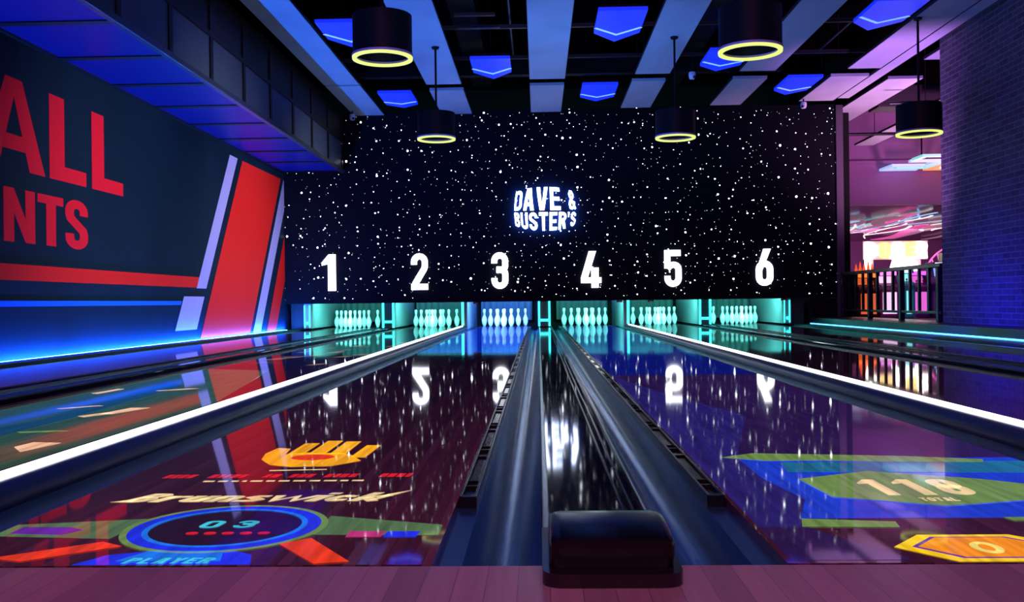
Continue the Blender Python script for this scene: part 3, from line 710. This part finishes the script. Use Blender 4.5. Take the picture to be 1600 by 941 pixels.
gutter(e[4][1]+EPS, lo, 'black gutter between lane 4 and the lit divider'); gutter(hi, e[5][0]-EPS, 'gutter hidden behind the lit divider beside lane 5')

# black rounded hood at the head of the central capping
t = thing('ball_return_hood', (0, 0, 0), 'black rounded hood at the near end of the central capping', 'hood')
prof = [(-.122,.0265),(-.130,.045),(-.139,.070),(-.138,.084),(-.124,.091),(-.04,.098),(.02,.098),(.06,.094),(.11,.076),(.17,.050),(.22,.0265)]
b = MB(); rows_ = []
for x, k in ((-.120,.80),(-.117,.90),(-.108,.97),(-.094,1),(.089,1),(.103,.97),(.112,.90),(.115,.80)):
    rows_.append([b.bm.verts.new((x, .03+(y-.03)*(.5+.5*k), .0265+(z-.0265)*k)) for y, z in prof])
for A, B in zip(rows_, rows_[1:]):
    for q in range(len(prof)-1): b.bm.faces.new((A[q], A[q+1], B[q+1], B[q]))
    b.bm.faces.new((A[0], B[0], B[-1], A[-1]))
b.bm.faces.new(rows_[0]); b.bm.faces.new(list(reversed(rows_[-1])))
b.build('shell', mat('hood_black', (.0015,.0015,.002), .28, spec=.5), t, True)
pts = [(-.134,.20),(-.134,-.10)]+arc(-.094,-.128,.04,.035,180,270,6)+arc(.089,-.128,.04,.035,270,360,6)+[(.129,-.10),(.129,.20)]
b = MB(); b.xy(pts, .0245, .026) ; b.xy([p for p in pts if p[1] < 0]+[(.129,-.013),(-.134,-.013)][0:2], .0005, .0244)
b.build('base_flange', mat('hood_flange', (.01,.008,.012), .12, spec=.8), t)

# ------------------------------------------------------------------ pins
prof_in = [(0,0),(1.0,0),(1.05,.06),(1.414,.75),(1.80,1.6),(1.955,2.25),(2.255,3.375),(2.383,4.5),(2.36,5.1),(2.28,5.875),(2.10,6.5),(1.85,7.25),(1.55,7.9),(1.235,8.625),(.985,9.375),(.90,10.0),(.895,10.4),(.935,10.875),(1.045,11.75),(1.205,12.625),(1.273,13.5),(1.22,14.1),(1.02,14.6),(.65,14.9),(0,15.0)]
I = .0254
M_pin = mat('pin_white', (.86,.86,.86), .25, coat=.4)
M_stripe = mat('pin_red', (.65,.02,.03), .3)
p0 = thing('bowling_pin', (0, 0, 0), 'pin', 'bowling pin', 'bowling pins')
MB().lathe([(r*I, z*I) for r, z in prof_in], n=20).build('body', M_pin, p0, True)
def rad(z):
    for (r0, z0), (r1, z1) in zip(prof_in, prof_in[1:]):
        if z0 <= z <= z1 and z1 > z0: return r0+(r1-r0)*(z-z0)/(z1-z0)
for za in (9.55, 10.65):
    zs = [za, za+.2, za+.4]
    MB().lathe([((rad(z)+.012)*I, z*I) for z in zs], n=20).build('neck_stripe', M_stripe, p0, True)
spots = [(0,0,'head pin'), (-1,1,'left pin of the second row'), (1,1,'right pin of the second row'), (-2,2,'left pin of the third row'), (0,2,'middle pin of the third row'), (2,2,'right pin of the third row'),
         (-3,3,'left corner pin of the back row'), (-1,3,'inner left pin of the back row'), (1,3,'inner right pin of the back row'), (3,3,'right corner pin of the back row')]
first = True
for n, xc in LC.items():
    for k, r, w in spots:
        loc = (xc+k*.1524, 18.288+r*.264, .001)
        lab = f'white bowling pin, {w}, standing below number {n}'
        if first: p0.location = loc; p0['label'] = lab; first = False
        else: copy_tree(p0, loc, lab)

# ------------------------------------------------------------------ pin deck: side panels, posts, curtains
M_kick = mat('side_panel_grey', (.16,.17,.18), .35)
M_curtain = noise_tint(mat('pit_curtain', (.10,.14,.14), .6), (.030,.045,.045), (14,1,.6), .5, 3)
M_front = mat('deck_front_dark', (.02,.05,.06), .35)
YK0, YK1 = YW+.075, 20.55
def post_pair(xa, xb, label):
    t = thing('pin_deck_divider', ((xa+xb)/2, YW+.1, 0), label, 'pin deck divider', 'pin deck dividers')
    for x in (xa, xb):
        MB().box(x-.016, x+.016, YK0+.03, YK1-.02, .0285, .62).build('side_panel', M_kick, t)
        MB().box(x-.020, x+.020, YK0-.012, YK0+.028, .0285, .62, .004).build('light_strip', M_led_post, t)
    MB().box(xa+.021, xb-.021, YK0+.0, YK0+.03, .125, .175, .004).build('cross_bar', M_led_post, t)
    MB().box(xa+.021, xb-.021, YK0+.035, YK0+.05, .0285, .62).build('ball_door', M_front, t)
    MB().box(xa+.021, xb-.021, YK0+.004, YK0+.024, .0285, .06).build('sill_plate', M_kick, t)
def post_single(x, s, label):
    t = thing('pin_deck_divider', (x, YW+.1, 0), label, 'pin deck divider', 'pin deck dividers')
    MB().box(x-.054, x+.054, YK0+.03, YK1-.02, -.138, .62).build('side_panel', M_kick, t)
    MB().box(*sorted((x-s*.052, x-s*.002)), YK0-.01, YK0+.028, .06, .62, .004).build('light_strip', M_led_post, t)
    MB().box(*sorted((x+s*.0, x+s*.052)), YK0, YK0+.028, .06, .62, .004).build('front_cap', M_kick, t)
def post_end(x, s, label):
    t = thing('pin_deck_divider', (x, YW+.1, 0), label, 'pin deck divider', 'pin deck dividers')
    MB().box(x-.07, x+.07, YK0+.03, YK1-.02, .03, .62).build('side_panel', M_kick, t)
    MB().box(x-.075, x+.075, YK0, YK0+.028, .03, .62, .004).build('front_cap', mat('end_cap_teal', (.30,.42,.44), .4), t)
    for dx in (-.06, .045): MB().box(x+dx-.012, x+dx+.012, YK0-.014, YK0-.001, .05, .50, .003).build('light_strip', M_led_post, t)
    MB().sphere((x+.0, YK0-.02, .14), .03, 12).build('sensor_eye', M_led_post, t, True)
post_pair(-.125, .085, 'turquoise-edged twin post with cross bar between pins 3 and 4')
post_pair(-3.31, -3.10, 'turquoise-edged twin post with cross bar between pins 1 and 2')
post_pair(3.13, 3.335, 'turquoise-edged twin post with cross bar between pins 5 and 6')
post_single(-1.654, 1, 'side panel with bright turquoise edge between pins 2 and 3')
post_single(1.654, -1, 'side panel with bright turquoise edge between pins 4 and 5')
post_end(-4.86, -1, 'turquoise end post of the pin deck beside the mural wall')
post_end(4.88, 1, 'turquoise end post of the pin deck on the railing side')
for n, xc in LC.items():
    b = MB(); ph = 30; pts = []
    for i in range(ph+1):
        x = xc-.60+1.20*i/ph; pts.append((x, 20.30+.012*math.sin(i*1.7)))
    pts2 = [(x, y+.02) for x, y in reversed(pts)]
    b.xy(pts+pts2, .10, 1.2)
    tag(b.build('pit_curtain', M_curtain, smooth=True), f'hanging pit curtain behind the pins below number {n}', 'curtain', 'pit curtains')
for x, lab in ((-5.1,'dark panel closing the corner between the end post and the mural wall'), (5.12,'dark panel closing the corner right of the last end post')):
    b = MB(); b.box(x-.15, x+.15, YK0+.2, YK0+.24, .0, .60)
    tag(b.build('corner_screen', mat('end_panel_grey', (.018,.02,.022), .5)), lab, 'panel', 'corner panels')
tag(MB().box(5.30, 5.86, YW+.01, YW+.06, -.13, .53).build('corner_screen', M_matte), 'black lower panel under the right end of the starry wall', 'panel')
for x, lab in ((-1.40,'3, left side'), (1.50,'4, right side'), (2.13,'5, left side'), (4.80,'6, right side')):
    t = thing('pin_sensor', (x, YW+.03, .50), f'small dark sensor box with red window under the starry panel above pins {lab}', 'sensor', 'sensor boxes')
    MB().box(x-.055, x+.055, YW-.01, YW+.05, .497, .5335, .004).build('box', M_matte, t)
    MB().box(x-.03, x+.035, YW-.014, YW-.0105, .503, .515).build('window', mat('sensor_red', (.5,.02,.03), .3, emit=(.6,.02,.03), strength=.25), t)

# ------------------------------------------------------------------ railing above the right ledge
M_railing = mat('railing_black', (.008,.008,.011), .35)
t = thing('railing', (5.75, 14.8, .15), 'black metal railing between the brick wall and the starry panel', 'railing')
XR = 5.93; ya, yb = 12.45, 17.08
MB().box(XR-.035, XR+.035, ya, yb, .98, 1.04, .008).build('top_rail', M_railing, t)
MB().box(XR-.025, XR+.025, ya, yb, .27, .31, .006).build('bottom_rail', M_railing, t)
for k in range(4):
    y = 12.55+k*1.49
    MB().box(XR-.04, XR+.04, y-.04, y+.04, .151, .979, .006).build('post', M_railing, t)
for k in range(3):
    for j in range(1, 4):
        y = 12.55+k*1.49+j*1.49/4
        MB().box(XR-.02, XR+.02, y-.025, y+.025, .311, .979).build('baluster', M_railing, t)
struct(MB().box(5.9, 6.3, 12.36, YW-.05, -.138, .15).build('trim_5', M_black))

# ------------------------------------------------------------------ arcade seen through the opening
M_purple = noise_tint(mat('arcade_wall_purple', (.50,.22,.50), .7), (.40,.17,.40), (.5,.5,.5), .12)
M_carpet = noise_tint(mat('arcade_carpet', (.10,.04,.08), .8), (.16,.07,.10), (3,3,3), .6)
struct(MB().box(6.3, 24, 8, 39.9, -.2, .0).build('floor', M_carpet), 'dark reddish arcade carpet beyond the railing', 'floor')
struct(MB().box(6.3, 20, 23.0, 23.2, 2.95, 5.6).build('wall_arcade', M_purple), 'purple bulkhead wall above the arcade machines', 'wall')
struct(MB().box(6.3, 20, 22.93, 22.995, 4.02, 4.10).build('trim_6', M_purple))
struct(MB().box(6.3, 20, 39.0, 39.2, 0, 2.95).build('wall_arcade', M_purple))
struct(MB().box(20, 20.2, 8, 39.2, 0, 5.6).build('wall_arcade', M_purple))
struct(MB().box(6.1, 6.3, YW+.52, 39.2, 0, 5.6).build('wall_arcade', M_matte))
struct(MB().box(6.3, 20, 23.2, 39.0, 2.95, 3.05).build('ceiling', mat('arcade_ceiling_gloss', (.03,.012,.02), .12, spec=.8)), 'dark mirror-like low ceiling over the arcade', 'ceiling')
def neon(rgb, k): return mat('neon_%d_%d_%d' % rgb, (.5,.5,.5), .4, emit=lin(rgb), strength=k)
NE = [neon((150,190,245),1.0), neon((245,150,35),1.0), neon((110,215,215),1.0), neon((215,70,150),1.0), neon((250,235,235),1.1), neon((150,100,125),.7)]
# zig-zag neon fitting hanging in front of the purple wall
t = thing('neon_fitting', (10.3, 21.5, 3.86), 'zig-zag neon ceiling fitting in blue, white and orange before the purple wall', 'neon light')
def sshape(x0, c1, c2):
    # two interlocking hook tubes
    y0, y1 = 20.3, 22.85; w = .95
    a = MB(); 
    for q in ribbon([(x0+w*.9,y1),(x0,y1),(x0,y1-.75),(x0+w*.85,y1-.75),(x0+w*.85,y1-1.5),(x0+w*.1,y1-1.5)], .15): a.xy(q, 3.82, 3.88)
    a.build('tube', NE[c1], t)
    a = MB()
    for q in ribbon([(x0+w*.1,y1-1.8),(x0+w*.1,y1-2.4),(x0+w*.95,y1-2.4),(x0+w*.95,y1-.38),(x0+w*.2,y1-.38)], .13): a.xy(q, 3.81, 3.87)
    a.build('tube', NE[c2], t)
for k, (c1, c2) in enumerate(((0,2),(1,4),(2,1),(1,0))): sshape(8.85+k*1.12, c1, c2)
b = MB()
for x in (9.3, 11.5): b.tube((x, 21.5, 3.88), (x, 21.5, 5.6), .02, 8)
b.build('hanger', M_frame, t)
# neon reflections in the mirror ceiling, drawn as glowing strips
t = thing('neon_reflection', (10.5, 29, 2.9), 'flowing neon reflections drawn as glowing strips in white, orange and turquoise over the arcade', 'neon light')
random.seed(21)
for k in range(44):
    x0 = random.uniform(7.2, 14.5); y0 = random.uniform(23.6, 31); l = random.uniform(3, 8); ph = random.uniform(0, 6.3); amp = random.uniform(.1,.6); dr = random.uniform(-.05,.25)
    pts = [(x0+dr*l*i/14+amp*math.sin(ph+i/14*4.2), y0+l*i/14) for i in range(15)]
    wd = random.uniform(.04,.11) if k % 3 else random.uniform(.18,.45)
    b = MB(); z = 2.90-.004*k*.5
    for q in ribbon(pts, wd): b.xy(q, z-.02, z)
    b.build('strip', NE[(5,4,2,5,1,0,5,4,2,3,4,0)[k % 12]], t)
# glowing sign over the machines
t = thing('arcade_sign', (9.3, 24.5, 1.1), 'overexposed white and yellow glowing sign above the arcade machines', 'sign')
ms = mat('sign_glow', (1,1,1), .4, emit=(1,.93,.86), strength=3); my = mat('sign_yellow', (1,.9,.4), .4, emit=(1,.75,.25), strength=1.6)
for ch, x0, x1, z0, z1, m in (('P',8.62,8.98,1.30,2.05,ms), ('O',9.0,9.33,1.62,2.05,my), ('W',0,0,0,0,None), ('A',9.36,9.7,1.62,2.05,ms), ('E',9.72,10.02,1.62,2.05,my), ('R',10.04,10.34,1.62,2.05,ms), ('A',9.25,10.15,1.15,1.66,ms)):
    if m is None: continue
    g, a = glyph(ch, .26, .6)
    b = MB()
    for p in g: b.xz([(.27+x0+u/a*(x1-x0), z0+v*(z1-z0)) for u, v in p], 24.4, 24.46)
    b.build('letter', m, t)
b = MB(); b.box(8.87,10.63,24.47,24.52,1.58,2.09); b.box(9.07,9.15,24.5,24.56,0,1.6); b.box(10.37,10.45,24.5,24.56,0,1.6); b.build('back_frame', mat('sign_back', (.8,.6,.7), .5, emit=(1,.62,.55), strength=.45), t)
# arcade machines
def cabinet(x, y, w, d, h, body, scr, mar, label, tall=0):
    t = thing('arcade_machine', (x, y, 0), label, 'arcade machine', 'arcade machines')
    M1 = mat('machine_body', lin(body), .4); M2 = mat('machine_screen', (.1,.1,.1), .2, emit=lin(scr), strength=1.3); M3 = mat('machine_marquee', (.3,.3,.3), .3, emit=lin(mar), strength=1.8)
    prof = [(-d/2,0),(-d/2,.62*h),(-d*.62,.66*h),(-d*.58,.70*h),(-d*.18,.74*h),(-d*.05,.92*h-.02),(-d*.35,h-.12),(-d*.35,h),(d/2,h),(d/2,0)]
    for s in (-1, 1): MB().yz([(y+a, z) for a, z in prof], x+s*w/2-.02, x+s*w/2+.02).build('side_panel', M1, t)
    inner = [(-d/2+.03,.02),(-d/2+.03,.60*h),(-d*.56,.655*h),(-d*.52,.69*h),(-d*.15,.73*h),(-d*.02,.92*h-.03),(-d*.3,h-.10),(-d*.3,h-.02),(d/2-.03,h-.02),(d/2-.03,.02)]
    MB().yz([(y+a, z) for a, z in inner], x-w/2+.021, x+w/2-.021).build('body', M1, t)
    MB().yz([(y-d*.165,.745*h),(y-d*.045,.915*h-.03),(y-d*.06,.915*h-.03),(y-d*.18,.745*h)], x-w/2+.05, x+w/2-.05).build('screen', M2, t)
    MB().box(x-w/2+.03, x+w/2-.03, y-d*.345, y-d*.305, h-.115, h-.015).build('marquee', M3, t)
    MB().box(x-w/2+.06, x+w/2-.06, y-d/2+.008, y-d/2+.028, .12, .55*h).build('front_art', M2, t)
    b = MB()
    for k in (-1, 1): b.tube((x+k*w*.2, y-d*.42, .70*h), (x+k*w*.2, y-d*.42, .70*h+.09), .012, 8); b.sphere((x+k*w*.2, y-d*.42, .70*h+.10), .025, 8)
    b.build('joystick', M_stripe, t)
    return t
cabinet(8.10, 22.2, .50, .7, 1.15, (60,25,20), (190,80,40), (255,110,30), 'dark arcade machine with orange marquee at the left end behind the railing')
cabinet(8.66, 22.3, .46, .7, 1.2, (150,60,130), (235,190,235), (230,120,220), 'pink arcade machine with pale screen behind the railing')
cabinet(9.06, 22.0, .24, .5, 1.25, (70,170,190), (130,225,235), (200,250,255), 'narrow turquoise glowing machine behind the railing')
cabinet(9.46, 22.4, .42, .7, 1.2, (110,40,140), (205,90,190), (190,80,220), 'violet arcade machine with magenta screen behind the railing')
cabinet(9.90, 22.1, .34, .6, 1.4, (40,30,110), (120,150,235), (215,225,255), 'dark blue arcade machine with white-blue panel near the brick corner')
cabinet(10.36, 22.2, .46, .7, 1.65, (160,20,25), (235,80,40), (255,60,60), 'red arcade machine half hidden by the brick corner')
# crown of small orange lights on the left machine and pink arch of lights on the right
t = thing('flame_ornament', (8.10, 22.2, 1.15), 'small orange crown of lights on top of the left arcade machine', 'decoration')
b = MB()
for k in range(5):
    x = 7.90+k*.10; b.xz([(x-.05,1.152),(x+.05,1.152),(x+.02,1.28+.05*(k % 2)),(x,1.38+.06*(k % 2)),(x-.02,1.28)], 22.15, 22.2)
b.build('flames', mat('crown_orange', (.8,.3,.1), .4, emit=lin((225,80,35)), strength=1.2), t)
t = thing('light_arch', (10.2, 22.9, 0), 'pink lattice arch of lights rising behind the right arcade machines', 'decoration')
b = MB(); pts = arc(10.9, 1.0, 1.0, .9, 180, 60, 10)
for (a, z), (c, d) in zip(pts, pts[1:]): b.tube((a, 22.9, z), (c, 22.9, d), .022, 6); b.tube((a*.9+1.09, 22.9, z*.82), (c*.9+1.09, 22.9, d*.82), .018, 6); b.tube((a, 22.9, z), (a*.9+1.09, 22.9, z*.82), .016, 6)
b.tube((9.9,22.9,0),(9.9,22.9,1.0),.022,6)
b.build('tubes', neon((235,90,190),1.5), t, True)

# ------------------------------------------------------------------ lights
def aim(o, target):
    d = Vector(target)-o.location; o.rotation_euler = d.to_track_quat('-Z', 'Y').to_euler()
def spot(loc, target, rgb, power, angle, blend=1., size=.0):
    l = bpy.data.lights.new('spot_light', 'SPOT'); l.color = rgb; l.energy = power; l.spot_size = math.radians(angle); l.spot_blend = blend; l.shadow_soft_size = size
    o = bpy.data.objects.new('spot_light', l); COL.objects.link(o); o.location = loc; aim(o, target); return o
def area(loc, target, rgb, power, sx, sy):
    l = bpy.data.lights.new('area_light', 'AREA'); l.shape = 'RECTANGLE'; l.size = sx; l.size_y = sy; l.color = rgb; l.energy = power
    o = bpy.data.objects.new('area_light', l); COL.objects.link(o); o.location = loc; aim(o, target); return o
# pin deck lamps, hidden behind the lower edge of the starry panel
for n, xc in LC.items():
    c = (.13,1.0,.88) if n != 3 else (.10,.34,1.0)
    k = 1.0 if n != 3 else 2.3
    area((xc, YW+.28, .72), (xc, 18.9, .12), c, 100*k, .95, .12)
area((-.885, 19.5, 1.0), (-.885, 20.3, .5), (.01,.10,1.0), 45, .9, .1)
# added mid-air spots washing the mural
for y in (9.6, 14.4):
    spot((-.6, y-.3, 2.6), (-5.3, y+.4, 1.45), (1,.93,1), 740, 82, 1., .25)
# added mid-air spots: blue up-wash on the ceiling panels, violet towards the arcade side
for y in (4.5, 10.5):
    spot((-.4, y, .9), (-.4, y+2.5, 4.35), (.05,.27,1), 300, 115, 1., .4)
    spot((1.2, y, .9), (1.2, y+2.5, 4.35), (.08,.26,1), 170, 110, 1., .4)
    spot((5.1, y+1.5, .9), (5.6, y+2.8, 4.35), (.60,.22,1), 1250, 66, 1., .4)
spot((7.2, 15, 1.2), (7.2, 16.5, 4.35), (1,.42,.95), 1000, 115, 1., .4)
# added blue spots on the brick wall
for y in (8.4, 10.6):
    spot((4.7, y, .25), (5.9, y+.4, .45), (.012,.008,1), 210, 140, 1., .1)
spot((9.5, 20, 1.6), (8.8, 20.5, 4.35), (1,.40,.85), 520, 120, 1., .4)  # added spot brightening a far ceiling panel
# magenta glow over the approach from the seating side
area((0, -4.5, 4.2), (0, -.3, 0), (1,.28,.50), 115, 5, 1.0)
area((0, -2.0, 4.6), (0, 4, 0), (.9,.22,.75), 110, 7, .8)
# arcade lamps
area((11.5, 19.5, 4.2), (11.5, 22.5, 1.5), (1,.33,.85), 42, 4, 2)
area((11, 30, 2.8), (11, 38, .6), (1,.38,.8), 420, 5, 5)  # added to brighten the arcade back wall

# ------------------------------------------------------------------ world and view
w = bpy.data.worlds.new('world'); SC.world = w; w.use_nodes = True
w.node_tree.nodes['Background'].inputs[0].default_value = (.1,.15,.5,1); w.node_tree.nodes['Background'].inputs[1].default_value = .004
SC.view_settings.view_transform = 'Standard'; SC.view_settings.look = 'None'; SC.view_settings.gamma = 1; SC.view_settings.exposure = 0
SC.view_settings.use_curve_mapping = False
SC.cycles.use_denoising = True
SC.cycles.max_bounces = 8; SC.cycles.glossy_bounces = 5; SC.cycles.diffuse_bounces = 3
SC.cycles.sample_clamp_indirect = 6
